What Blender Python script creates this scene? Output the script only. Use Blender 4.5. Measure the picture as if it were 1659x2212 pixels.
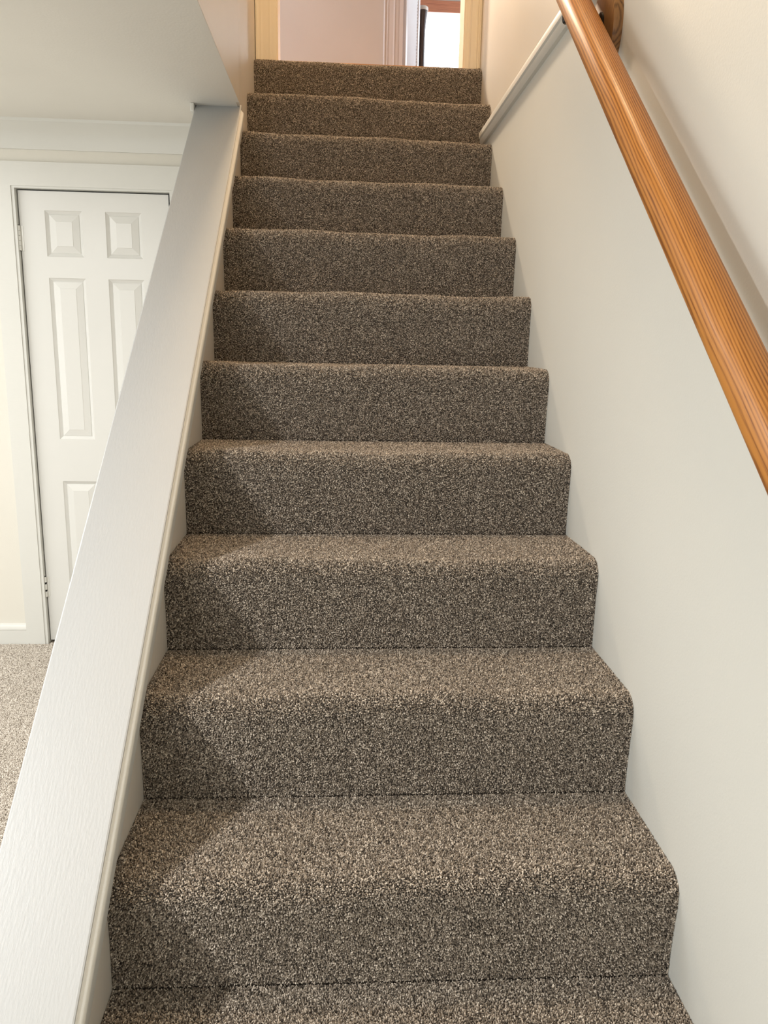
import bpy, bmesh, math, random
import numpy as np
from mathutils import Vector, Matrix

# ------------------------------------------------------------------ clear
for o in list(bpy.data.objects):
    bpy.data.objects.remove(o)
sc = bpy.context.scene
COL = sc.collection
random.seed(4)
rng = np.random.default_rng(7)

# ------------------------------------------------------------------ camera
F_PX = 1663.3
cam = bpy.data.cameras.new('camera')
cam.sensor_fit = 'VERTICAL'
cam.sensor_height = 24.0
cam.lens = F_PX / 2212.0 * 24.0
cam.clip_start = 0.02
cam_o = bpy.data.objects.new('camera', cam)
COL.objects.link(cam_o)
ax = Vector((0.99817, -0.05716, 0.01982))
ay = Vector((-0.00736, 0.21039, 0.97759))
az = -Vector((0.06005, 0.97595, -0.20958))
M = Matrix((ax, ay, az)).transposed().to_4x4()
M.translation = Vector((0.35453, -1.07550, 0.82689))
cam_o.matrix_world = M
sc.camera = cam_o

# ------------------------------------------------------------------ world, lights, exposure
vs = sc.view_settings
vs.view_transform = 'Standard'
vs.look = 'None'
vs.gamma = 1.0
vs.use_curve_mapping = False
vs.exposure = 0.0

world = bpy.data.worlds.new('sky')
sc.world = world
world.use_nodes = True
wb = world.node_tree.nodes['Background']
wb.inputs['Color'].default_value = (0.86, 0.93, 1.0, 1)
wb.inputs['Strength'].default_value = 8.0


def area_light(name, loc, target, size, power, color, shape='DISK', size_y=None, spread=None):
    l = bpy.data.lights.new(name, 'AREA')
    l.shape = shape
    l.size = size
    if size_y:
        l.size_y = size_y
    l.energy = power
    l.color = color
    if spread:
        l.spread = math.radians(spread)
    o = bpy.data.objects.new(name, l)
    COL.objects.link(o)
    o.location = loc
    o.rotation_euler = (Vector(target) - Vector(loc)).to_track_quat('-Z', 'Y').to_euler()
    return o


# recessed ceiling lamps of the lower room, upstairs hall ceiling lamp, stairwell lamp, added fills at left and behind the camera
area_light('ceiling_lamp_light', (-1.30, -0.62, 1.60), (-1.30, -0.62, 0.0), 0.18, 48.0, (1.0, 0.99, 0.97))
area_light('ceiling_lamp_light', (-1.60, 0.85, 1.60), (-1.60, 0.85, 0.0), 0.60, 20.0, (1.0, 0.99, 0.97))
area_light('left_fill_light', (-3.12, 0.45, 0.80), (0.0, 0.6, 0.55), 1.7, 25.0, (0.97, 0.99, 1.0), 'RECTANGLE', 1.3)  # added broad soft fill; the wall behind it has no window
area_light('stairwell_lamp_light', (0.22, 1.00, 4.22), (0.22, 1.00, 0.0), 0.45, 33.0, (1.0, 0.70, 0.40))
area_light('hall_lamp_light', (0.16, 4.05, 3.54), (0.20, 1.20, 1.20), 0.32, 100.0, (1.0, 0.79, 0.57))
area_light('rear_fill_light', (-0.9, -2.75, 0.75), (-0.2, 2.0, 0.6), 1.7, 24.0, (0.95, 0.98, 1.0), 'RECTANGLE', 1.9)  # added fill for the risers, no door is built here

# ------------------------------------------------------------------ materials
def new_mat(name):
    m = bpy.data.materials.new(name)
    m.use_nodes = True
    nt = m.node_tree
    return m, nt, nt.nodes['Principled BSDF']


def paint(name, col, rough=0.6, bump=0.15, scale=180.0, stretch=(1, 1, 1), var=0.03, dist=0.002):
    m, nt, b = new_mat(name)
    N, L = nt.nodes, nt.links
    tc = N.new('ShaderNodeTexCoord')
    mp = N.new('ShaderNodeMapping')
    mp.inputs['Scale'].default_value = stretch
    L.new(tc.outputs['Object'], mp.inputs['Vector'])
    n = N.new('ShaderNodeTexNoise')
    n.inputs['Scale'].default_value = scale
    n.inputs['Detail'].default_value = 4.0
    L.new(mp.outputs['Vector'], n.inputs['Vector'])
    n2 = N.new('ShaderNodeTexNoise')
    n2.inputs['Scale'].default_value = 2.3
    n2.inputs['Detail'].default_value = 3.0
    L.new(tc.outputs['Object'], n2.inputs['Vector'])
    cr = N.new('ShaderNodeValToRGB')
    cr.color_ramp.elements[0].position = 0.3
    cr.color_ramp.elements[1].position = 0.7
    cr.color_ramp.elements[0].color = tuple(c * (1 - var) for c in col) + (1,)
    cr.color_ramp.elements[1].color = tuple(min(1, c * (1 + var)) for c in col) + (1,)
    L.new(n2.outputs['Fac'], cr.inputs['Fac'])
    L.new(cr.outputs['Color'], b.inputs['Base Color'])
    b.inputs['Roughness'].default_value = rough
    bp = N.new('ShaderNodeBump')
    bp.inputs['Strength'].default_value = bump
    bp.inputs['Distance'].default_value = dist
    L.new(n.outputs['Fac'], bp.inputs['Height'])
    L.new(bp.outputs['Normal'], b.inputs['Normal'])
    return m


def wood(name, light, dark, rough=0.42, across=235.0, along=2.2, coat=0.08, wander=15.0):
    """oak-like grain running along the object's local X axis"""
    m, nt, b = new_mat(name)
    N, L = nt.nodes, nt.links
    tc = N.new('ShaderNodeTexCoord')
    mpw = N.new('ShaderNodeMapping')
    mpw.inputs['Scale'].default_value = (4.5, 12.0, 12.0)
    L.new(tc.outputs['Object'], mpw.inputs['Vector'])
    nw = N.new('ShaderNodeTexNoise')
    nw.inputs['Scale'].default_value = 1.0
    nw.inputs['Detail'].default_value = 1.0
    L.new(mpw.outputs['Vector'], nw.inputs['Vector'])

    def streak(al, ac, wander, detail):
        mp = N.new('ShaderNodeMapping')
        mp.inputs['Scale'].default_value = (al, ac, ac)
        L.new(tc.outputs['Object'], mp.inputs['Vector'])
        add = N.new('ShaderNodeVectorMath')
        add.operation = 'MULTIPLY_ADD'
        L.new(nw.outputs['Color'], add.inputs[0])
        add.inputs[1].default_value = (0.0, wander, wander)
        L.new(mp.outputs['Vector'], add.inputs[2])
        n = N.new('ShaderNodeTexNoise')
        n.inputs['Scale'].default_value = 1.0
        n.inputs['Detail'].default_value = detail
        n.inputs['Roughness'].default_value = 0.55
        L.new(add.outputs[0], n.inputs['Vector'])
        return n.outputs['Fac']

    sep = N.new('ShaderNodeSeparateXYZ')
    L.new(tc.outputs['Object'], sep.inputs[0])
    nl = N.new('ShaderNodeTexNoise')
    nl.inputs['Scale'].default_value = 1.0
    nl.inputs['Detail'].default_value = 2.5
    mpl = N.new('ShaderNodeMapping')
    mpl.inputs['Scale'].default_value = (3.2, 34.0, 34.0)
    L.new(tc.outputs['Object'], mpl.inputs['Vector'])
    L.new(mpl.outputs['Vector'], nl.inputs['Vector'])

    def mad(x, k, y=None, c=0.0):
        q = N.new('ShaderNodeMath')
        q.operation = 'MULTIPLY_ADD'
        L.new(x, q.inputs[0])
        q.inputs[1].default_value = k
        if y is None:
            q.inputs[2].default_value = c
        else:
            L.new(y, q.inputs[2])
        return q.outputs[0]

    ph = mad(sep.outputs['Y'], across * 6.283, mad(sep.outputs['Z'], -across * 0.45 * 6.283, mad(nl.outputs['Fac'], wander)))
    sn = N.new('ShaderNodeMath')
    sn.operation = 'SINE'
    L.new(ph, sn.inputs[0])
    s1 = mad(sn.outputs[0], 0.17, None, 0.5)
    s2 = streak(along * 5, across * 3.2, across * 0.05, 2.0)
    s3 = streak(along * 0.6, across * 0.16, 0.6, 1.0)
    m1 = N.new('ShaderNodeMath')
    m1.operation = 'MULTIPLY_ADD'
    L.new(s2, m1.inputs[0])
    m1.inputs[1].default_value = 0.45
    L.new(s1, m1.inputs[2])
    m2 = N.new('ShaderNodeMath')
    m2.operation = 'MULTIPLY_ADD'
    L.new(s3, m2.inputs[0])
    m2.inputs[1].default_value = 0.22
    L.new(m1.outputs[0], m2.inputs[2])
    cr = N.new('ShaderNodeValToRGB')
    e = cr.color_ramp.elements
    e[0].position = 0.62
    e[0].color = dark + (1,)
    e[1].position = 0.95
    e[1].color = light + (1,)
    mid = e.new(0.78)
    mid.color = tuple(0.62 * a + 0.38 * c for a, c in zip(light, dark)) + (1,)
    L.new(m2.outputs[0], cr.inputs['Fac'])
    L.new(cr.outputs['Color'], b.inputs['Base Color'])
    b.inputs['Roughness'].default_value = rough
    b.inputs['Coat Weight'].default_value = coat
    b.inputs['Coat Roughness'].default_value = 0.2
    bp = N.new('ShaderNodeBump')
    bp.inputs['Strength'].default_value = 0.10
    bp.inputs['Distance'].default_value = 0.001
    L.new(m1.outputs[0], bp.inputs['Height'])
    L.new(bp.outputs['Normal'], b.inputs['Normal'])
    return m


def plain(name, col, rough=0.5, metal=0.0):
    m, nt, b = new_mat(name)
    b.inputs['Base Color'].default_value = col + (1,)
    b.inputs['Roughness'].default_value = rough
    b.inputs['Metallic'].default_value = metal
    return m


def pile_mat(name, dark, mid, light):
    """yarn colour picked tuft by tuft"""
    m, nt, b = new_mat(name)
    N, L = nt.nodes, nt.links
    at = N.new('ShaderNodeAttribute')
    at.attribute_type = 'INSTANCER'
    at.attribute_name = 'shade'
    cr = N.new('ShaderNodeValToRGB')
    e = cr.color_ramp.elements
    e[0].position = 0.0
    e[0].color = dark + (1,)
    e[1].position = 1.0
    e[1].color = light + (1,)
    k = e.new(0.45)
    k.color = mid + (1,)
    L.new(at.outputs['Fac'], cr.inputs['Fac'])
    L.new(cr.outputs['Color'], b.inputs['Base Color'])
    b.inputs['Roughness'].default_value = 0.85
    b.inputs['Sheen Weight'].default_value = 0.25
    b.inputs['Sheen Roughness'].default_value = 0.4
    return m


def carpet_base_mat(name, dark, light):
    m, nt, b = new_mat(name)
    N, L = nt.nodes, nt.links
    tc = N.new('ShaderNodeTexCoord')
    v = N.new('ShaderNodeTexVoronoi')
    v.inputs['Scale'].default_value = 230.0
    L.new(tc.outputs['Object'], v.inputs['Vector'])
    cr = N.new('ShaderNodeValToRGB')
    cr.color_ramp.elements[0].color = light + (1,)
    cr.color_ramp.elements[1].color = dark + (1,)
    L.new(v.outputs['Distance'], cr.inputs['Fac'])
    L.new(cr.outputs['Color'], b.inputs['Base Color'])
    b.inputs['Roughness'].default_value = 0.95
    bp = N.new('ShaderNodeBump')
    bp.invert = True
    bp.inputs['Strength'].default_value = 1.0
    bp.inputs['Distance'].default_value = 0.004
    L.new(v.outputs['Distance'], bp.inputs['Height'])
    L.new(bp.outputs['Normal'], b.inputs['Normal'])
    return m


MAT = dict(
    wall=paint('wall_paint', (0.675, 0.685, 0.65), 0.55, 0.10, 240, var=0.015),
    wall_up=paint('upper_wall_paint', (0.68, 0.635, 0.565), 0.45, 0.08, 240, var=0.02),
    cream=paint('cream_wall_paint', (0.76, 0.74, 0.67), 0.6, 0.12, 240, var=0.015),
    hall=paint('hall_wall_paint', (0.42, 0.395, 0.38), 0.6, 0.12, 220, var=0.03),
    ceiling=paint('ceiling_paint', (0.84, 0.825, 0.775), 0.7, 0.20, 130, var=0.02),
    trim=paint('white_trim_paint', (0.72, 0.725, 0.69), 0.35, 0.12, 60, (1, 1, 8), 0.01),
    casing=paint('cream_casing_paint', (0.80, 0.72, 0.58), 0.4, 0.10, 60, (8, 8, 1), 0.03),
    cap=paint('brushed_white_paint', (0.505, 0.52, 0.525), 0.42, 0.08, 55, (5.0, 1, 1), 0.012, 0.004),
    door=paint('door_white_paint', (0.73, 0.735, 0.71), 0.32, 0.16, 40, (1, 8, 1), 0.012),
    hall_trim=paint('hall_trim_paint', (0.47, 0.46, 0.485), 0.45, 0.05, 80),
    oak=wood('oak_rail', (0.55, 0.232, 0.050), (0.235, 0.075, 0.011)),
    oakdark=wood('oak_plate', (0.30, 0.15, 0.05), (0.09, 0.038, 0.011), 0.5, wander=1.2),
    redwood=wood('red_wood', (0.42, 0.15, 0.07), (0.24, 0.07, 0.03), 0.4),
    floorwood=wood('hall_floor_wood', (0.50, 0.24, 0.09), (0.28, 0.11, 0.04), 0.35),
    black=plain('black_iron', (0.012, 0.012, 0.012), 0.35, 0.3),
    darkwood=paint('dark_brown_wood', (0.045, 0.025, 0.02), 0.4, 0.1, 60, (8, 8, 1), 0.1),
    palecap=plain('pale_cap', (0.62, 0.60, 0.56), 0.4),
    louvre=paint('louvre_white_paint', (0.66, 0.66, 0.68), 0.4, 0.05, 80),
    steel=plain('painted_steel', (0.78, 0.78, 0.74), 0.3, 0.1),
    dark=plain('dark_gap', (0.02, 0.02, 0.018), 0.8),
    pile=pile_mat('carpet_yarn', (0.045, 0.034, 0.025), (0.285, 0.236, 0.187), (0.80, 0.715, 0.615)),
    pile_floor_lit=pile_mat('lit_floor_yarn', (0.28, 0.235, 0.19), (0.58, 0.525, 0.455), (0.86, 0.805, 0.73)),  # same carpet as the stairs, strong room light put into the colour
    cbase=carpet_base_mat('carpet_backing_shaded', (0.035, 0.026, 0.019), (0.12, 0.095, 0.075)),  # dark brown stands in for shade in the gaps between tufts
    cbase_floor_lit=carpet_base_mat('lit_floor_backing', (0.22, 0.18, 0.14), (0.52, 0.46, 0.38)),  # stair backing lightened to carry the room's strong light
)
# clear window glass
gm, gnt, gb = new_mat('window_glass')
gt = gnt.nodes.new('ShaderNodeBsdfTransparent')
gg = gnt.nodes.new('ShaderNodeBsdfGlossy')
gg.inputs['Roughness'].default_value = 0.02
gx = gnt.nodes.new('ShaderNodeMixShader')
gx.inputs[0].default_value = 0.06
gnt.links.new(gt.outputs[0], gx.inputs[1])
gnt.links.new(gg.outputs[0], gx.inputs[2])
gnt.links.new(gx.outputs[0], gnt.nodes['Material Output'].inputs['Surface'])
MAT['glass'] = gm

# ------------------------------------------------------------------ mesh helpers
class MB:
    def __init__(self):
        self.v, self.f = [], []

    def add(self, verts, faces):
        n = len(self.v)
        self.v += [tuple(p) for p in verts]
        self.f += [tuple(i + n for i in f) for f in faces]
        return self

    def box(self, x0, x1, y0, y1, z0, z1):
        return self.add([(x0, y0, z0), (x1, y0, z0), (x1, y1, z0), (x0, y1, z0),
                         (x0, y0, z1), (x1, y0, z1), (x1, y1, z1), (x0, y1, z1)],
                        [(0, 3, 2, 1), (4, 5, 6, 7), (0, 1, 5, 4), (1, 2, 6, 5), (2, 3, 7, 6), (3, 0, 4, 7)])

    def loft(self, rings, closed=True, caps=True):
        n = len(rings[0])
        base = len(self.v)
        for r in rings:
            self.v += [tuple(p) for p in r]
        for k in range(len(rings) - 1):
            for j in range(n if closed else n - 1):
                a = base + k * n + j
                b_ = base + k * n + (j + 1) % n
                self.f.append((a, b_, b_ + n, a + n))
        if caps:
            self.f.append(tuple(base + j for j in reversed(range(n))))
            self.f.append(tuple(base + (len(rings) - 1) * n + j for j in range(n)))
        return self

    def build(self, name, mat, parent=None, bevel=0.0, smooth=False, segs=2):
        me = bpy.data.meshes.new(name)
        me.from_pydata(self.v, [], self.f)
        bm = bmesh.new()
        bm.from_mesh(me)
        bmesh.ops.recalc_face_normals(bm, faces=bm.faces)
        if bevel:
            es = [e for e in bm.edges if len(e.link_faces) == 2 and e.calc_face_angle(0) > 0.5]
            bmesh.ops.bevel(bm, geom=es, offset=bevel, segments=segs, profile=0.6, affect='EDGES', clamp_overlap=True)
        bm.to_mesh(me)
        bm.free()
        me.materials.append(MAT[mat] if isinstance(mat, str) else mat)
        if smooth:
            for p in me.polygons:
                p.use_smooth = True
            me.set_sharp_from_angle(angle=math.radians(40))
        o = bpy.data.objects.new(name, me)
        COL.objects.link(o)
        if parent:
            o.parent = parent
        return o


def tag(o, label, cat=None, kind=None, group=None):
    o['label'] = label
    if cat:
        o['category'] = cat
    if kind:
        o['kind'] = kind
    if group:
        o['group'] = group
    return o


def empty(name, loc=(0, 0, 0)):
    o = bpy.data.objects.new(name, None)
    o.empty_display_size = 0.1
    COL.objects.link(o)
    o.location = loc
    return o


def struct(o, label):
    return tag(o, label, kind='structure')


def prism_x(poly, x0, x1):
    """poly in (y, z) extruded along x"""
    return MB().loft([[(x0, y, z) for y, z in poly], [(x1, y, z) for y, z in poly]])


def prism_y(poly, y0, y1):
    return MB().loft([[(x, y0, z) for x, z in poly], [(x, y1, z) for x, z in poly]])


def prism_z(poly, z0, z1):
    return MB().loft([[(x, y, z0) for x, y in poly], [(x, y, z1) for x, y in poly]])


# ------------------------------------------------------------------ key dimensions (metres)
W = 0.91            # stair width
XU = 0.94           # face of the upper right wall, set back above the ledge
RISE = 0.1965
ZF = -0.45          # lower room floor
ZC = 1.630          # lower room ceiling
ZUP = 1.968         # upstairs floor
ZTOP = 4.30         # upstairs ceiling
YD = 2.13           # closet wall of the lower room
YT = 2.475          # wall with the doorway at the stair top
YH = 4.90           # far wall of the upstairs hall
YW = 7.20           # window wall of the room beyond
YB = -2.80          # wall behind the photographer
XL = -3.20          # far left wall of lower room
SL = RISE / 0.2415  # stair pitch

# ------------------------------------------------------------------ structure: lower room
floor = MB().box(XL, W, YB, YD + 0.5, ZF - 0.05, ZF).build('floor', 'cbase_floor_lit')
struct(floor, 'cut-pile carpet floor of the lower room, stair carpet lightened as if strongly lit')
c = MB()
c.box(XL, -0.05, YB, 2.60, ZC, ZC + 0.03)
c.box(-0.05, -0.001, 1.80, 1.90, ZC, ZC + 0.03)
c.box(-0.05, 0.0095, YB, 1.80, ZC, ZC + 0.03)
c.box(0.0095, W + 0.03, YB, -0.70, ZC, ZC + 0.03)
struct(c.build('ceiling', 'ceiling'), 'off-white plaster ceiling of the lower room ending at the stairwell')
# closet wall with opening for the door
DX0, DX1, DZ1 = -0.884, -0.300, 1.392
w = MB()
w.box(XL, DX0, YD, YD + 0.10, ZF, ZC)
w.box(DX1, -0.13, YD, YD + 0.10, ZF, ZC)
w.box(DX0, DX1, YD, YD + 0.10, DZ1, ZC)
w.box(DX0 - 0.1, DX1 + 0.1, YD + 0.45, YD + 0.47, ZF, ZC)
w.box(DX0 - 0.1, DX0, YD + 0.10, YD + 0.45, ZF, ZC)
w.box(DX1, DX1 + 0.1, YD + 0.10, YD + 0.45, ZF, ZC)
struct(w.build('wall_back', 'cream'), 'cream wall of the lower room around the closet door')
struct(MB().box(XL - 0.1, XL, YB, YD + 0.1, ZF, ZC).build('wall_far_left', 'cream'), 'cream far left wall of the lower room')
struct(MB().box(XL, W + 0.1, YB - 0.1, YB, ZF, ZC).build('wall_front', 'cream'), 'cream wall behind the foot of the stairs')
struct(MB().box(W, W + 0.12, YB, YT, ZF, 1.612).build('wall_right', 'wall'), 'off-white wall on the right of the stairs under the ledge')
struct(MB().box(XU, XU + 0.10, -0.72, YT, 1.612, ZTOP).build('wall_upper_right', 'wall_up'), 'cream upper right stairwell wall set back above the ledge')
struct(prism_z([(-0.10, -0.70), (0.010, -0.70), (0.010, 1.80), (0.0, 1.95), (0.0, YT), (-0.10, YT)], ZC + 0.0015, ZTOP).build('wall_upper_left', 'wall_up'), 'cream upper left stairwell wall above the room ceiling')
struct(MB().box(0.0, XU, -0.82, -0.72, ZC + 0.03, ZTOP).build('wall_upper_front', 'wall_up'), 'cream upper stairwell wall over the foot of the stairs')

# ledge rail on the right wall
led = [(W + 0.03, 1.652), (0.902, 1.652), (0.893, 1.648), (0.888, 1.640), (0.888, 1.622), (0.893, 1.618), (0.893, 1.606), (0.899, 1.598), (W + 0.03, 1.598)]
struct(prism_y(led, -0.72, 2.112).build('trim_1', 'trim', smooth=True), 'white ledge moulding along the right stairwell wall')

# knee wall (below the cap) and full-height wall behind it
H_CAP = 0.105                 # cap top above the nosing line
def zcap(y):
    return H_CAP + 0.824 * y
Y0C = -0.42
YCE = (ZC - H_CAP) / 0.824   # where the cap dies into the ceiling
T_CAP = 0.030
kp = [(Y0C + 0.02, ZF), (Y0C + 0.02, zcap(Y0C + 0.02) - T_CAP), (YCE, zcap(YCE) - T_CAP), (YCE + 0.025, ZC + 0.001), (YT, ZC + 0.001), (YT, ZF)]
knee = prism_x(kp, -0.125, 0.0).build('wall_left', 'wall_up')
struct(knee, 'white knee wall on the left of the stairs under the sloping cap')
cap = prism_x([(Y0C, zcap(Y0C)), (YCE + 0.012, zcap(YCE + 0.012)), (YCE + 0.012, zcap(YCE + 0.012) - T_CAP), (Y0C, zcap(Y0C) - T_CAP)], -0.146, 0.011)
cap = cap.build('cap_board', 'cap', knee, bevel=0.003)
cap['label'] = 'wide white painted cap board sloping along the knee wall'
# moulding under the cap edge: bead and flat band, swept along the pitch
def sweep(profile, y0, y1, name, mat, parent):
    r = []
    for y in (y0, y1):
        r.append([(x, y, zcap(y) + h) for x, h in profile])
    return MB().loft(r).build(name, mat, parent, smooth=True)
bead = [(0.0, -0.004), (0.012, -0.004)] + [(0.0120 + 0.0090 * math.cos(t), -0.019 + 0.0115 * math.sin(t)) for t in np.linspace(1.3, -1.3, 8)] + [(0.012, -0.034), (0.0, -0.034)]
bd = sweep(bead, Y0C, YCE - 0.012, 'edge_bead', 'trim', knee)
band = [(0.0, -0.0345), (0.0130, -0.0345), (0.0150, -0.0375), (0.0150, -0.074), (0.0135, -0.077), (0.0, -0.077)]
sweep(band, Y0C, YCE + 0.015, 'skirt_band', 'trim', knee)
# small paint-clogged block where the cap meets the ceiling
MB().box(-0.160, -0.146, YCE - 0.03, YCE + 0.02, ZC - 0.028, ZC).build('cove_block', 'trim', knee, bevel=0.004)

# crown moulding, baseboard
cr = [(YD, 1.530), (YD - 0.006, 1.530), (YD - 0.010, 1.545), (YD - 0.012, 1.580), (YD - 0.020, 1.592), (YD - 0.024, 1.598), (YD - 0.038, 1.616), (YD - 0.043, 1.620), (YD - 0.045, ZC), (YD, ZC)]
struct(prism_x(cr, XL, -0.125).build('trim_2', 'trim', smooth=True), 'white crown moulding above the closet door')
bb = [(YD, ZF), (YD - 0.014, ZF), (YD - 0.014, -0.386), (YD - 0.016, -0.384), (YD - 0.014, -0.372), (YD - 0.006, -0.362), (YD, -0.360)]
struct(prism_x(bb, XL, -0.969).build('baseboard_back', 'trim', smooth=True), 'white baseboard left of the closet door')

# closet door casing
cs = empty('trim_3', (0, 0, 0))
struct(cs, 'flat white casing around the closet door')
YF = YD - 0.018
prism_y([(-0.968, ZF), (-0.968, 1.484), (-0.205, 1.484), (-0.205, ZF), (-0.291, ZF), (-0.291, 1.398), (-0.893, 1.398), (-0.893, ZF)], YF, YD).build('casing', 'trim', cs)
jm = MB()
jm.box(-0.893, -0.8815, YF + 0.004, YD + 0.09, ZF, 1.398)
jm.box(-0.300, -0.291, YF + 0.004, YD + 0.09, ZF, 1.398)
jm.box(-0.8815, -0.300, YF + 0.004, YD + 0.09, 1.3905, 1.398)
jm.build('jamb', 'trim', cs)

# closet door: stile-and-rail slab with six raised panels
door = empty('door_1', (-0.879, YD + 0.008, ZF))
struct(door, 'white six-panel closet door behind the knee wall')
ox, oy, oz = door.location
dx0, dx1, dz0, dz1 = -0.8775, -0.3085, ZF + 0.012, 1.3855
pans = []
for (px0, px1) in ((-0.782, -0.641), (-0.553, -0.415)):
    for (pz0, pz1) in ((1.145, 1.316), (0.431, 1.066), (-0.215, 0.257)):
        pans.append((px0, px1, pz0, pz1))
def rel(v):
    return [(x - ox, y - oy, z - oz) for x, y, z in v]
yf = YD + 0.008
fr = MB()
xs = [dx0, -0.782, -0.641, -0.553, -0.415, dx1]
zs = [dz0, -0.215, 0.257, 0.431, 1.066, 1.145, 1.316, dz1]
for i in range(5):
    for j in range(7):
        if i in (1, 3) and j in (1, 3, 5):
            continue
        fr.add(rel([(xs[i], yf, zs[j]), (xs[i + 1], yf, zs[j]), (xs[i + 1], yf, zs[j + 1]), (xs[i], yf, zs[j + 1])]), [(0, 1, 2, 3)])
GD, GW = 0.009, 0.013
for (a, b_, c0, d) in pans:     # sloped sticking round each opening
    o4 = [(a, yf, c0), (b_, yf, c0), (b_, yf, d), (a, yf, d)]
    m4 = [(a + 0.003, yf + 0.003, c0 + 0.003), (b_ - 0.003, yf + 0.003, c0 + 0.003), (b_ - 0.003, yf + 0.003, d - 0.003), (a + 0.003, yf + 0.003, d - 0.003)]
    i4 = [(a + GW, yf + GD, c0 + GW), (b_ - GW, yf + GD, c0 + GW), (b_ - GW, yf + GD, d - GW), (a + GW, yf + GD, d - GW)]
    fr.add(rel(o4 + m4 + i4), [(k, (k + 1) % 4, 4 + (k + 1) % 4, 4 + k) for k in range(4)] + [(4 + k, 4 + (k + 1) % 4, 8 + (k + 1) % 4, 8 + k) for k in range(4)])
# edges and back of slab
yb = yf + 0.034
fr.add(rel([(dx0, yf, dz0), (dx1, yf, dz0), (dx1, yf, dz1), (dx0, yf, dz1), (dx0, yb, dz0), (dx1, yb, dz0), (dx1, yb, dz1), (dx0, yb, dz1)]),
       [(0, 1, 5, 4), (1, 2, 6, 5), (2, 3, 7, 6), (3, 0, 4, 7), (4, 5, 6, 7)])
me_o = fr.build('door_frame', 'door', door)
for (a, b_, c0, d) in pans:
    g2, sl = 0.002, 0.026
    a1, b1, c1, d1 = a + GW, b_ - GW, c0 + GW, d - GW
    r0 = [(a1, yf + GD, c1), (b1, yf + GD, c1), (b1, yf + GD, d1), (a1, yf + GD, d1)]
    r1 = [(a1 + g2, yf + GD - 0.002, c1 + g2), (b1 - g2, yf + GD - 0.002, c1 + g2), (b1 - g2, yf + GD - 0.002, d1 - g2), (a1 + g2, yf + GD - 0.002, d1 - g2)]
    r2 = [(a1 + sl, yf + 0.0015, c1 + sl), (b1 - sl, yf + 0.0015, c1 + sl), (b1 - sl, yf + 0.0015, d1 - sl), (a1 + sl, yf + 0.0015, d1 - sl)]
    r3 = [(a1 + sl + .001, yf + 0.0005, c1 + sl + .001), (b1 - sl - .001, yf + 0.0005, c1 + sl + .001), (b1 - sl - .001, yf + 0.0005, d1 - sl - .001), (a1 + sl + .001, yf + 0.0005, d1 - sl - .001)]
    rb = [(a1, yf + 0.02, c1), (b1, yf + 0.02, c1), (b1, yf + 0.02, d1), (a1, yf + 0.02, d1)]
    MB().loft([rel(rb), rel(r0), rel(r1), rel(r2), rel(r3)]).build('panel', 'door', door)
# hinges: leaf + knuckles
for (hz0, hz1, gaps) in ((1.164, 1.256, 0.0009), (-0.241, -0.153, 0.009)):
    leaf = MB().box(-0.8765 - ox, -0.867 - ox, yf - 0.002 - oy, yf - oy, hz0 - oz, hz1 - oz).build('hinge', 'steel', door)
    n = 5 if gaps < 0.005 else 3
    hh = (hz1 - hz0 - gaps * (n - 1)) / n
    for k in range(n):
        z0 = hz0 + k * (hh + gaps)
        ring = [(-0.8805 - ox + 0.0062 * math.cos(t), yf - 0.007 - oy + 0.0062 * math.sin(t)) for t in np.linspace(0, 2 * math.pi, 13)[:-1]]
        prism_z(ring, z0 - oz, z0 + hh - oz).build('knuckle', 'steel', leaf, smooth=True)
    pin = [(-0.8805 - ox + 0.0035 * math.cos(t), yf - 0.007 - oy + 0.0035 * math.sin(t)) for t in np.linspace(0, 2 * math.pi, 9)[:-1]]
    prism_z(pin, hz0 - 0.002 - oz, hz1 + 0.003 - oz).build('hinge_pin', 'black', leaf, smooth=True)

# ------------------------------------------------------------------ structure: upstairs
OX0, OX1, OZ1 = 0.094, 0.866, ZUP + 2.03
w = MB()
w.box(-0.12, OX0 - 0.005, YT, YT + 0.12, ZC + 0.03, ZTOP)
w.box(OX1 + 0.005, XU + 0.10, YT, YT + 0.12, ZC + 0.03, ZTOP)
w.box(OX0 - 0.005, OX1 + 0.005, YT, YT + 0.12, OZ1 + 0.005, ZTOP)
struct(w.build('wall_top', 'wall_up'), 'wall around the doorway at the top of the stairs')
ca = empty('trim_4', (0, 0, 0))
struct(ca, 'cream painted door casing at the top of the stairs')
def fluted(x0, x1, z0, z1, name, parent, mirror=False, yface=YT, depth=0.020, mat='casing', strong=1.0):
    n = [0.0, 0.05, 0.10, 0.14, 0.20, 0.26, 0.30, 0.36, 0.60, 0.66, 0.70, 0.74, 0.80, 0.90, 1.0]
    d = [0.8, 1.0, 1.0, 0.70, 0.66, 0.80, 0.70, 0.62, 0.56, 0.66, 0.70, 0.55, 0.50, 0.45, 0.30]
    d = [1 - (1 - q) * strong for q in d]
    pts = [(x0 + (x1 - x0) * ((1 - t) if mirror else t), yface - depth * q) for t, q in zip(n, d)]
    pts += [(pts[-1][0], yface), (pts[0][0], yface)]
    return prism_z(pts, z0, z1).build(name, mat, parent)
fluted(0.003, 0.089, ZUP + 0.012, OZ1 + 0.06, 'casing_leg', ca, False, strong=0.25)
fluted(0.870, XU, ZUP + 0.012, OZ1 + 0.06, 'casing_leg', ca, True)
MB().box(0.0, XU, YT - 0.02, YT, OZ1, OZ1 + 0.08).build('casing_head', 'casing', ca)
jb = MB()
jb.box(OX0 - 0.005, OX0, YT - 0.004, YT + 0.124, ZUP, OZ1)
jb.box(OX1, OX1 + 0.005, YT - 0.004, YT + 0.124, ZUP, OZ1)
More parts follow.
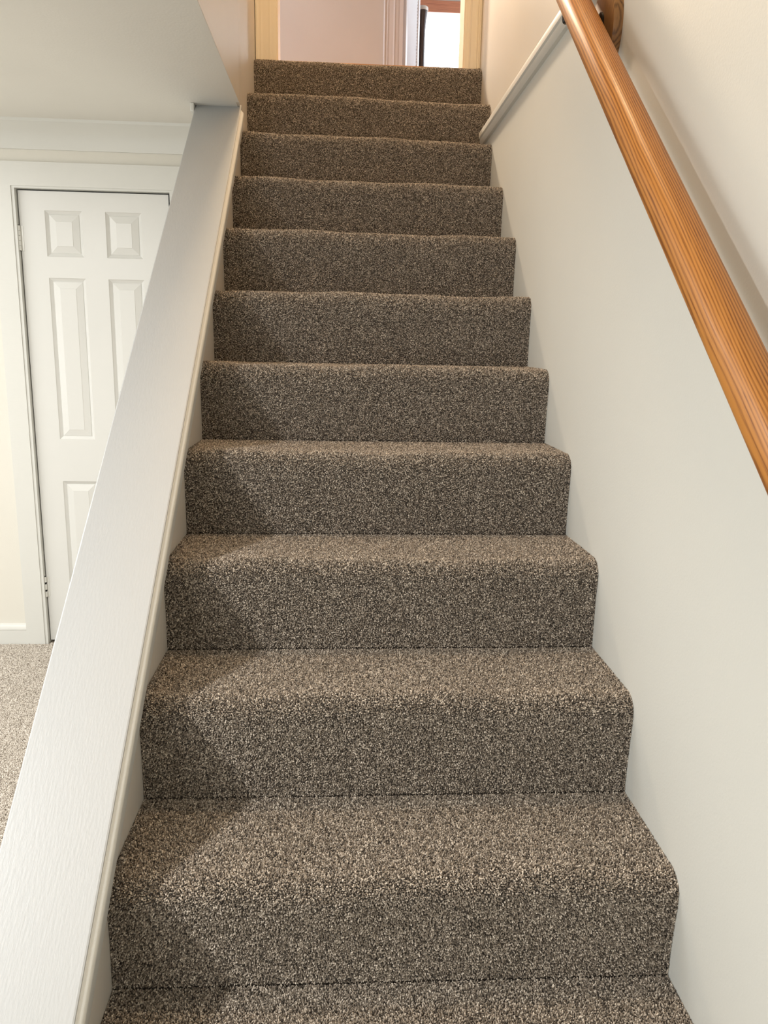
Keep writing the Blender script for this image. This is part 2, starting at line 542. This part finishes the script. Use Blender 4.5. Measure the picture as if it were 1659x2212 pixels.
jb.box(OX0, OX1, YT - 0.004, YT + 0.124, OZ1 - 0.005, OZ1 + 0.005)
jb.build('jamb', 'casing', ca)
# hall shell
HX0, HX1 = -1.6, 2.6
struct(MB().box(HX0, HX1, YT + 0.001, YW + 0.1, ZUP - 0.06, ZUP - 0.003).build('floor_hall', 'floorwood'), 'brown wood floor of the upstairs hall')
struct(MB().box(0.089, 0.871, YT - 0.028, YT + 0.06, ZUP - 0.004, ZUP + 0.009).build('trim_5', 'floorwood', bevel=0.003), 'thin orange wood threshold at the top of the stairs')
struct(MB().box(HX0, HX1, -0.82, YW + 0.1, ZTOP, ZTOP + 0.05).build('ceiling_hall', 'ceiling'), 'white ceiling of the upstairs hall')
# hall far wall with a door opening
AX0, AX1, AZ1 = 0.775, 1.56, ZUP + 2.03
w = MB()
w.box(HX0, AX0, YH, YH + 0.11, ZUP, ZTOP)
w.box(AX1, HX1, YH, YH + 0.11, ZUP, ZTOP)
w.box(AX0, AX1, YH, YH + 0.11, AZ1, ZTOP)
struct(w.build('wall_hall_back', 'hall'), 'beige far wall of the upstairs hall')
w = MB()
w.box(HX0 - 0.1, HX0, YT, 3.1, ZUP, ZTOP)
w.box(HX0 - 0.1, HX0, 4.5, YW + 0.1, ZUP, ZTOP)
w.box(HX0 - 0.1, HX0, 3.1, 4.5, ZUP, ZUP + 0.8)
w.box(HX0 - 0.1, HX0, 3.1, 4.5, ZUP + 2.05, ZTOP)  # unseen opening, added to bring neutral daylight into the hall
struct(w.build('wall_hall_left', 'hall'), 'beige left end wall of the upstairs hall')
w = MB()
w.box(HX1, HX1 + 0.1, YT, 5.4, ZUP, ZTOP)
w.box(HX1, HX1 + 0.1, 6.8, YW + 0.1, ZUP, ZTOP)
w.box(HX1, HX1 + 0.1, 5.4, 6.8, ZUP, ZUP + 0.8)
w.box(HX1, HX1 + 0.1, 5.4, 6.8, ZUP + 2.05, ZTOP)  # unseen opening, added so daylight strikes the louvred door
struct(w.build('wall_hall_right', 'hall'), 'beige right end wall of the upstairs hall')
w = MB()
w.box(HX0, -0.12, YT, YT + 0.12, ZUP, ZTOP)
w.box(XU + 0.10, HX1, YT, YT + 0.12, ZUP, ZTOP)
struct(w.build('wall_hall_front', 'hall'), 'beige near wall of the upstairs hall beside the stair doorway')
c2 = empty('trim_6', (0, 0, 0))
struct(c2, 'pinkish white door casing on the far hall wall')
fluted(0.650, 0.762, ZUP, AZ1 + 0.06, 'casing_leg', c2, False, YH, 0.022, 'hall_trim')
fluted(1.575, 1.665, ZUP, AZ1 + 0.06, 'casing_leg', c2, True, YH, 0.022, 'hall_trim')
MB().box(0.65, 1.665, YH - 0.02, YH, AZ1 + 0.01, AZ1 + 0.09).build('casing_head', 'hall_trim', c2)
jb = MB()
jb.box(0.762, 0.787, YH - 0.008, YH + 0.11, ZUP, AZ1)
jb.box(1.548, 1.575, YH - 0.008, YH + 0.11, ZUP, AZ1)
jb.box(0.762, 1.575, YH - 0.008, YH + 0.11, AZ1 - 0.01, AZ1 + 0.01)
jb.build('jamb', 'hall_trim', c2)

# louvred door standing open in the far doorway
lv = empty('door_2', (0.803, YH + 0.115, ZUP + 0.01))
struct(lv, 'white louvred door standing open in the far hall doorway')
lv.rotation_euler = (0, 0, math.radians(74.5))
LW, LH = 0.545, 2.0
MB().box(0, 0.06, -0.015, 0.015, 0, LH).build('stile', 'louvre', lv, bevel=0.003)
MB().box(LW - 0.06, LW, -0.015, 0.015, 0, LH).build('stile', 'louvre', lv, bevel=0.003)
for z0, z1 in ((0, 0.14), (0.68, 0.77), (LH - 0.1, LH)):
    MB().box(0.06, LW - 0.06, -0.013, 0.013, z0, z1).build('rail', 'louvre', lv)
sl = MB()
z = 0.155
while z < LH - 0.12:
    if not (0.66 < z < 0.79):
        q = [(-0.006, z + 0.015), (-0.0085, z + 0.012), (0.006, z - 0.015), (0.0085, z - 0.012)]
        n0 = len(sl.v)
        sl.loft([[(0.06, y, zz) for y, zz in q], [(LW - 0.06, y, zz) for y, zz in q]])
    z += 0.022
s = sl.build('louvre_slats', 'louvre', lv)
s['kind'] = 'stuff'

# window in the room beyond
WX0, WX1, WZ0, WZ1 = 0.72, 1.95, ZUP + 0.75, ZUP + 2.035
w = MB()
w.box(HX0, WX0, YW, YW + 0.14, ZUP, ZTOP)
w.box(WX1, HX1, YW, YW + 0.14, ZUP, ZTOP)
w.box(WX0, WX1, YW, YW + 0.14, ZUP, WZ0)
w.box(WX0, WX1, YW, YW + 0.14, WZ1, ZTOP)
struct(w.build('wall_window', 'hall'), 'wall around the bright window beyond the hall')
wn = empty('window_1', (0, 0, 0))
struct(wn, 'bright window with reddish wood trim beyond the hall')
MB().box(WX0 - 0.08, WX1 + 0.08, YW - 0.03, YW, WZ1 - 0.004, WZ1 + 0.10).build('head_trim', 'redwood', wn, bevel=0.004)
MB().box(WX0 - 0.08, WX0, YW - 0.025, YW, WZ0, WZ1).build('side_trim', 'redwood', wn)
MB().box(WX1, WX1 + 0.08, YW - 0.025, YW, WZ0, WZ1).build('side_trim', 'redwood', wn)
MB().box(WX0 - 0.1, WX1 + 0.1, YW - 0.07, YW, WZ0 - 0.03, WZ0).build('sill', 'redwood', wn, bevel=0.004)
MB().box(WX0, WX1, YW + 0.07, YW + 0.075, WZ0, WZ1).build('pane', 'glass', wn)

# dark post in front of the window
pp = empty('turned_post', (0.999, 5.70, ZUP))
tag(pp, 'dark turned wooden post with a pale cap before the bright window', 'post')
prof = [(0.0, 0.034), (0.10, 0.034), (0.12, 0.024), (0.60, 0.026), (1.00, 0.025), (1.20, 0.023), (1.32, 0.024), (1.40, 0.030), (1.455, 0.036), (1.468, 0.036)]
MB().loft([[(r * math.cos(t), r * math.sin(t), zz) for t in np.linspace(0, 2 * math.pi, 17)[:-1]] for zz, r in prof]).build('shaft', 'darkwood', pp, smooth=True)
prof = [(1.468, 0.040), (1.472, 0.043), (1.490, 0.043), (1.496, 0.038)]
MB().loft([[(r * math.cos(t), r * math.sin(t), zz) for t in np.linspace(0, 2 * math.pi, 17)[:-1]] for zz, r in prof]).build('post_cap', 'palecap', pp, smooth=True)

# ------------------------------------------------------------------ carpet pile (tufts)
def tuft_group(name, mat, seg=1):
    g = bpy.data.node_groups.new(name, 'GeometryNodeTree')
    g.interface.new_socket('Geometry', in_out='INPUT', socket_type='NodeSocketGeometry')
    g.interface.new_socket('Geometry', in_out='OUTPUT', socket_type='NodeSocketGeometry')
    N, L = g.nodes, g.links
    gi, go = N.new('NodeGroupInput'), N.new('NodeGroupOutput')
    ico = N.new('GeometryNodeMeshIcoSphere')
    ico.inputs['Radius'].default_value = 1.0
    ico.inputs['Subdivisions'].default_value = 2
    sm = N.new('GeometryNodeSetShadeSmooth')
    L.new(ico.outputs['Mesh'], sm.inputs['Geometry'])
    mt = N.new('GeometryNodeSetMaterial')
    mt.inputs['Material'].default_value = mat
    L.new(sm.outputs['Geometry'], mt.inputs['Geometry'])
    na = N.new('GeometryNodeInputNamedAttribute')
    na.data_type = 'FLOAT_VECTOR'
    na.inputs['Name'].default_value = 'lean'
    al = N.new('FunctionNodeAlignRotationToVector')
    al.axis = 'Z'
    L.new(na.outputs['Attribute'], al.inputs['Vector'])
    ns = N.new('GeometryNodeInputNamedAttribute')
    ns.data_type = 'FLOAT_VECTOR'
    ns.inputs['Name'].default_value = 'size'
    ip = N.new('GeometryNodeInstanceOnPoints')
    L.new(gi.outputs[0], ip.inputs['Points'])
    L.new(mt.outputs['Geometry'], ip.inputs['Instance'])
    L.new(al.outputs['Rotation'], ip.inputs['Rotation'])
    L.new(ns.outputs['Attribute'], ip.inputs['Scale'])
    L.new(ip.outputs['Instances'], go.inputs[0])
    return g


TUFT_STEP = tuft_group('stair_tufts', MAT['pile'])
TUFT_FLOOR = tuft_group('floor_tufts', MAT['pile_floor_lit'])


def pile(name, P, Nn, group, parent, r=0.00130, h=0.0026):
    n = len(P)
    lean = Nn + rng.normal(0, 0.33, (n, 3))
    lean /= np.linalg.norm(lean, axis=1)[:, None]
    sz = np.empty((n, 3))
    rr = r * rng.uniform(0.75, 1.25, n)
    sz[:, 0] = rr
    sz[:, 1] = rr * rng.uniform(0.8, 1.15, n)
    sz[:, 2] = h * rng.uniform(0.75, 1.25, n)
    sh = np.clip(rng.normal(0.45, 0.27, n), 0, 1)
    P = P + Nn * (rng.uniform(-0.0008, 0.0012, n)[:, None])
    me = bpy.data.meshes.new(name)
    me.vertices.add(n)
    me.vertices.foreach_set('co', P.astype(np.float32).ravel())
    a = me.attributes.new('lean', 'FLOAT_VECTOR', 'POINT')
    a.data.foreach_set('vector', lean.astype(np.float32).ravel())
    a = me.attributes.new('size', 'FLOAT_VECTOR', 'POINT')
    a.data.foreach_set('vector', sz.astype(np.float32).ravel())
    a = me.attributes.new('shade', 'FLOAT', 'POINT')
    a.data.foreach_set('value', sh.astype(np.float32))
    me.update()
    o = bpy.data.objects.new(name, me)
    COL.objects.link(o)
    md = o.modifiers.new('tufts', 'NODES')
    md.node_group = group
    o.parent = parent
    o['kind'] = 'stuff'
    return o


# ------------------------------------------------------------------ staircase
stairs = empty('staircase', (0.45, -0.6, ZF))
tag(stairs, 'straight staircase covered in speckled brown cut-pile carpet', 'staircase')
YR = [-0.004, 0.239, 0.483, 0.728, 0.974, 1.214, 1.460, 1.705, 1.952, 2.185, 2.418]
YL = [0.000, 0.238, 0.474, 0.718, 0.962, 1.198, 1.428, 1.664, 1.902, 2.140, 2.412]
ZS = [0.000, 0.197, 0.388, 0.582, 0.778, 0.976, 1.174, 1.371, 1.568, 1.766, 1.968]
ZS = [z_ - 0.003 for z_ in ZS]
YR.insert(0, -0.245); YL.insert(0, -0.240); ZS.insert(0, -0.190)
YR.append(YT + 0.004); YL.append(YT + 0.004)
SP = 0.0025
total = 0
for i in range(len(ZS)):
    zt = ZS[i]
    zb = ZS[i - 1] if i else ZF
    rise = zt - zb
    xr = W if i <= 9 else XU
    # profile: (v along depth as fraction of run beyond nose zone, offset y, z)
    prof = [(0, -0.006, -rise), (0, -0.006, -rise * 0.75), (0, -0.008, -rise * 0.45), (0, -0.0105, -0.055), (0, -0.0118, -0.038)]
    for t in np.linspace(0, math.pi / 2, 7)[1:]:
        prof.append((0, 0.020 - 0.032 * math.cos(t), -0.032 + 0.032 * math.sin(t)))
    prof.append((0.35, 0.012, 0.0005))
    prof.append((0.8, 0.0, 0.0))
    prof.append((1.0, -0.005 if i < len(ZS) - 1 else 0.0, 0.0))

    def pos(u, p):
        """u 0..1 across, profile row -> world"""
        y0 = YL[i] * (1 - u) + YR[i] * u
        y1 = YL[i + 1] * (1 - u) + YR[i + 1] * u
        wob = 0.0022 * math.sin(9.0 * u + i * 1.7) + 0.0016 * math.sin(23.0 * u + i * 2.9)
        k = 1.0 if -rise * 0.5 < p[2] else 0.0
        return (u * xr, y0 + (y1 - y0) * p[0] + p[1] * (1 if p[0] < 1 else 1) + wob * 0.8 * k * (1 - p[0]), zt + p[2] + wob * k * (1 - p[0]) - (0.0035 * (1 - abs(2 * u - 1) ** 4) if 0 < p[0] < 1 else 0.0))
    nu = 33
    grid = np.array([[pos(k / (nu - 1), p) for p in prof] for k in range(nu)])       # nu x np x 3
    npf = len(prof)
    mb = MB()
    rings = []
    for k in range(nu):
        r = [tuple(q) for q in grid[k]]
        yb_ = r[-1][1] + 0.02
        r += [(r[0][0], yb_, zt), (r[0][0], yb_, zb), ]
        rings.append(r)
    # sink the solid a little so the tufts stand proud of it
    mb.loft(rings)
    st = mb.build('step', 'cbase', stairs, smooth=True)
    st.matrix_parent_inverse = Matrix.Translation(-stairs.location)
    # tufts on the carpet surface: jittered rows by arc length
    prof_c = grid[nu // 2][:, 1:]
    seg = np.linalg.norm(np.diff(prof_c, axis=0), axis=1)
    s_cum = np.concatenate([[0], np.cumsum(seg)])
    S = s_cum[-1]
    ns, nx = int(S / SP), int(xr / SP)
    uu = (np.arange(nx) + 0.5) / nx
    ss = (np.arange(ns) + 0.5) / ns * S
    U, Sg = np.meshgrid(uu, ss)
    U = U + (np.arange(ns)[:, None] % 2) * 0.5 / nx
    U = np.clip(U + rng.uniform(-0.46, 0.46, U.shape) / nx, 0.0015, 0.9985).ravel()
    Sg = np.clip(Sg + rng.uniform(-0.46, 0.46, Sg.shape) * SP, 0, S * 0.9999).ravel()
    kx = np.clip((U * (nu - 1)).astype(int), 0, nu - 2)
    fx = (U * (nu - 1) - kx)[:, None]
    ks = np.clip(np.searchsorted(s_cum, Sg, side='right') - 1, 0, npf - 2)
    fs = ((Sg - s_cum[ks]) / seg[ks])[:, None]
    A, B = grid[kx, ks], grid[kx, ks + 1]
    Cc, D = grid[kx + 1, ks], grid[kx + 1, ks + 1]
    P = (A * (1 - fs) + B * fs) * (1 - fx) + (Cc * (1 - fs) + D * fs) * fx
    keep = (Sg > 0.0040) & (Sg < S - 0.0030)      # the crease at the foot of each riser stays open
    # smooth profile normals so the pile fans out over the nosing
    tg = np.gradient(prof_c, s_cum, axis=0)
    tg /= np.linalg.norm(tg, axis=1)[:, None]
    pn = np.stack([-tg[:, 1], tg[:, 0]], 1)
    nyz = pn[ks] * (1 - fs) + pn[ks + 1] * fs
    nn = np.concatenate([np.zeros((len(P), 1)), nyz], 1)
    nn /= np.linalg.norm(nn, axis=1)[:, None]
    P, nn = P[keep], nn[keep]
    o = pile('carpet_pile', P + nn * 0.0010, nn, TUFT_STEP, st)
    total += len(P)

# floor pile of the lower room, the stretch that can be seen past the knee wall
SPF = 0.0036
fx0, fx1, fy0, fy1 = -1.45, -0.128, -0.10, YD - 0.002
nx, ny = int((fx1 - fx0) / SPF), int((fy1 - fy0) / SPF)
gx_, gy_ = np.meshgrid(fx0 + (np.arange(nx) + 0.5) * SPF, fy0 + (np.arange(ny) + 0.5) * SPF)
gx_ = gx_ + rng.uniform(-0.46, 0.46, gx_.shape) * SPF
gy_ = gy_ + rng.uniform(-0.46, 0.46, gy_.shape) * SPF
P = np.stack([gx_.ravel(), gy_.ravel(), np.full(gx_.size, ZF + 0.0012)], 1)
P = P[(P[:, 1] < YD - 0.02) | ((P[:, 0] > -0.875) & (P[:, 0] < -0.305))]
pile('carpet_pile', P, np.tile([0, 0, 1.0], (len(P), 1)), TUFT_FLOOR, floor, r=0.0020, h=0.0032)
total += len(P)

# ------------------------------------------------------------------ handrail
RS = 0.850                                     # rail pitch
RX = 0.845
def zrail(y):
    return 0.939 + RS * y
hr = empty('handrail', (RX, -0.45, zrail(-0.45)))
tag(hr, 'orange oak handrail on black brackets along the right wall', 'handrail')
bpy.context.view_layer.update()
ang = math.atan(RS)
Rlen = (1.62 + 0.45) / math.cos(ang)
rr = []
n = 28
prof = []
for t in np.linspace(0, 2 * math.pi, n + 1)[:-1]:
    cx_, sx_ = math.cos(t), math.sin(t)
    e = 2.35
    px = 0.0285 * math.copysign(abs(cx_) ** (2 / e), cx_)
    pz = 0.0300 * math.copysign(abs(sx_) ** (2 / e), sx_)
    if pz < -0.020:
        pz = -0.020 - (abs(pz) - 0.020) * 0.5
    prof.append((px, pz))
ends = [(0.0, 0.55), (0.004, 0.85), (0.012, 1.0)]
rings = [[(x, a * k, b_ * k) for a, b_ in prof] for x, k in ends]
rings += [[(Rlen - x, a * k, b_ * k) for a, b_ in prof] for x, k in reversed(ends)]
rail = MB().loft(rings).build('rail', 'oak', hr, smooth=True)
# local X along the rail: world (0, cos, sin); local Y -> -world x ; local Z up
Rm = Matrix(((0, -1, 0), (math.cos(ang), 0, -math.sin(ang)), (math.sin(ang), 0, math.cos(ang)))).to_4x4()
rail.matrix_parent_inverse = Matrix.Identity(4)
rail.matrix_local = Rm
def bracket(yb_, fx_):
    root_loc = Vector((RX, yb_, zrail(yb_)))
    off = root_loc - hr.location
    # oval oak backing plate, grain upright
    bz = -0.064
    yc = -0.035
    el = [(0.096 * math.sin(t), 0.080 * math.cos(t)) for t in np.linspace(0, 2 * math.pi, 49)[:-1]]
    ring = []
    for d, k in ((0.0, 1.0), (0.012, 1.0), (0.018, 0.965), (0.0195, 0.92)):
        ring.append([(a * k, b_ * k, d) for a, b_ in el])
    pl = MB().loft(ring).build('backing_plate', 'oakdark', hr, smooth=True)
    pl['label'] = 'dark oval oak backing plate on the wall'
    # local X up (grain), local Y along stairs, local Z out of the wall (-world x)
    pm = Matrix(((0, 0, -1), (0, 1, 0), (1, 0, 0))).to_4x4()
    pm.translation = off + Vector((W - RX, yc, bz))
    pl.matrix_local = pm
    # iron bracket: wall rose, bent arm, saddle under the rail
    mb = MB()
    x0 = W - RX - 0.0195
    rose = []
    for d, k in ((0.0, 1.0), (0.004, 1.0), (0.007, 0.8)):
        rose.append([(x0 - d, yc + 0.020 * k * math.cos(t), bz + 0.01 + 0.030 * k * math.sin(t)) for t in np.linspace(0, 2 * math.pi, 17)[:-1]])
    mb.loft(rose)
    path = [Vector((x0 - 0.004, yc, bz + 0.012)), Vector((x0 - 0.026, yc + 0.004, bz + 0.006)), Vector((0.010, yc + 0.018, bz + 0.014)), Vector((0.0, yc + 0.030, bz + 0.036)), Vector((0.0, 0.0, -0.036))]
    rg = []
    for q, p in enumerate(path):
        d = (path[min(q + 1, len(path) - 1)] - path[max(q - 1, 0)]).normalized()
        s1 = d.cross(Vector((0, 1, 0.3))).normalized()
        s2 = d.cross(s1)
        rg.append([p + 0.0075 * (math.cos(t) * s1 + math.sin(t) * s2) for t in np.linspace(0, 2 * math.pi, 13)[:-1]])
    mb.loft(rg)
    # saddle strip following the rail underside
    def sd(u, v, h):    # u along rail, v across, h below
        return (v, u * math.cos(ang) + h * math.sin(ang), u * math.sin(ang) - h * math.cos(ang))
    up = [(-0.045 + 0.0, 0.003), (-0.040, 0.009), (0.040, 0.009), (0.045, 0.003)]
    rs_ = []
    for u, hw in ((-0.050, 0.006), (-0.044, 0.011), (0.064, 0.011), (0.072, 0.006)):
        rs_.append([sd(u, -hw, 0.0245), sd(u, hw, 0.0245), sd(u, hw, 0.0320), sd(u, -hw, 0.0320)])
    mb.loft(rs_)
    # short post with a rounded foot hanging under the saddle
    ft = []
    for dz, r_ in ((-0.026, 0.0075), (-0.058, 0.0075), (-0.063, 0.0062), (-0.066, 0.0034)):
        ft.append([(fx_ + r_ * math.cos(t), 0.030 + r_ * math.sin(t), 0.042 + dz) for t in np.linspace(0, 2 * math.pi, 13)[:-1]])
    mb.loft(ft)
    b = mb.build('bracket', 'black', hr, smooth=True)
    b.matrix_local = Matrix.Translation(off)
    return b
for yb_, fx_ in ((0.700, -0.012), (-0.168, 0.001), (1.50, -0.006)):
    bracket(yb_, fx_)
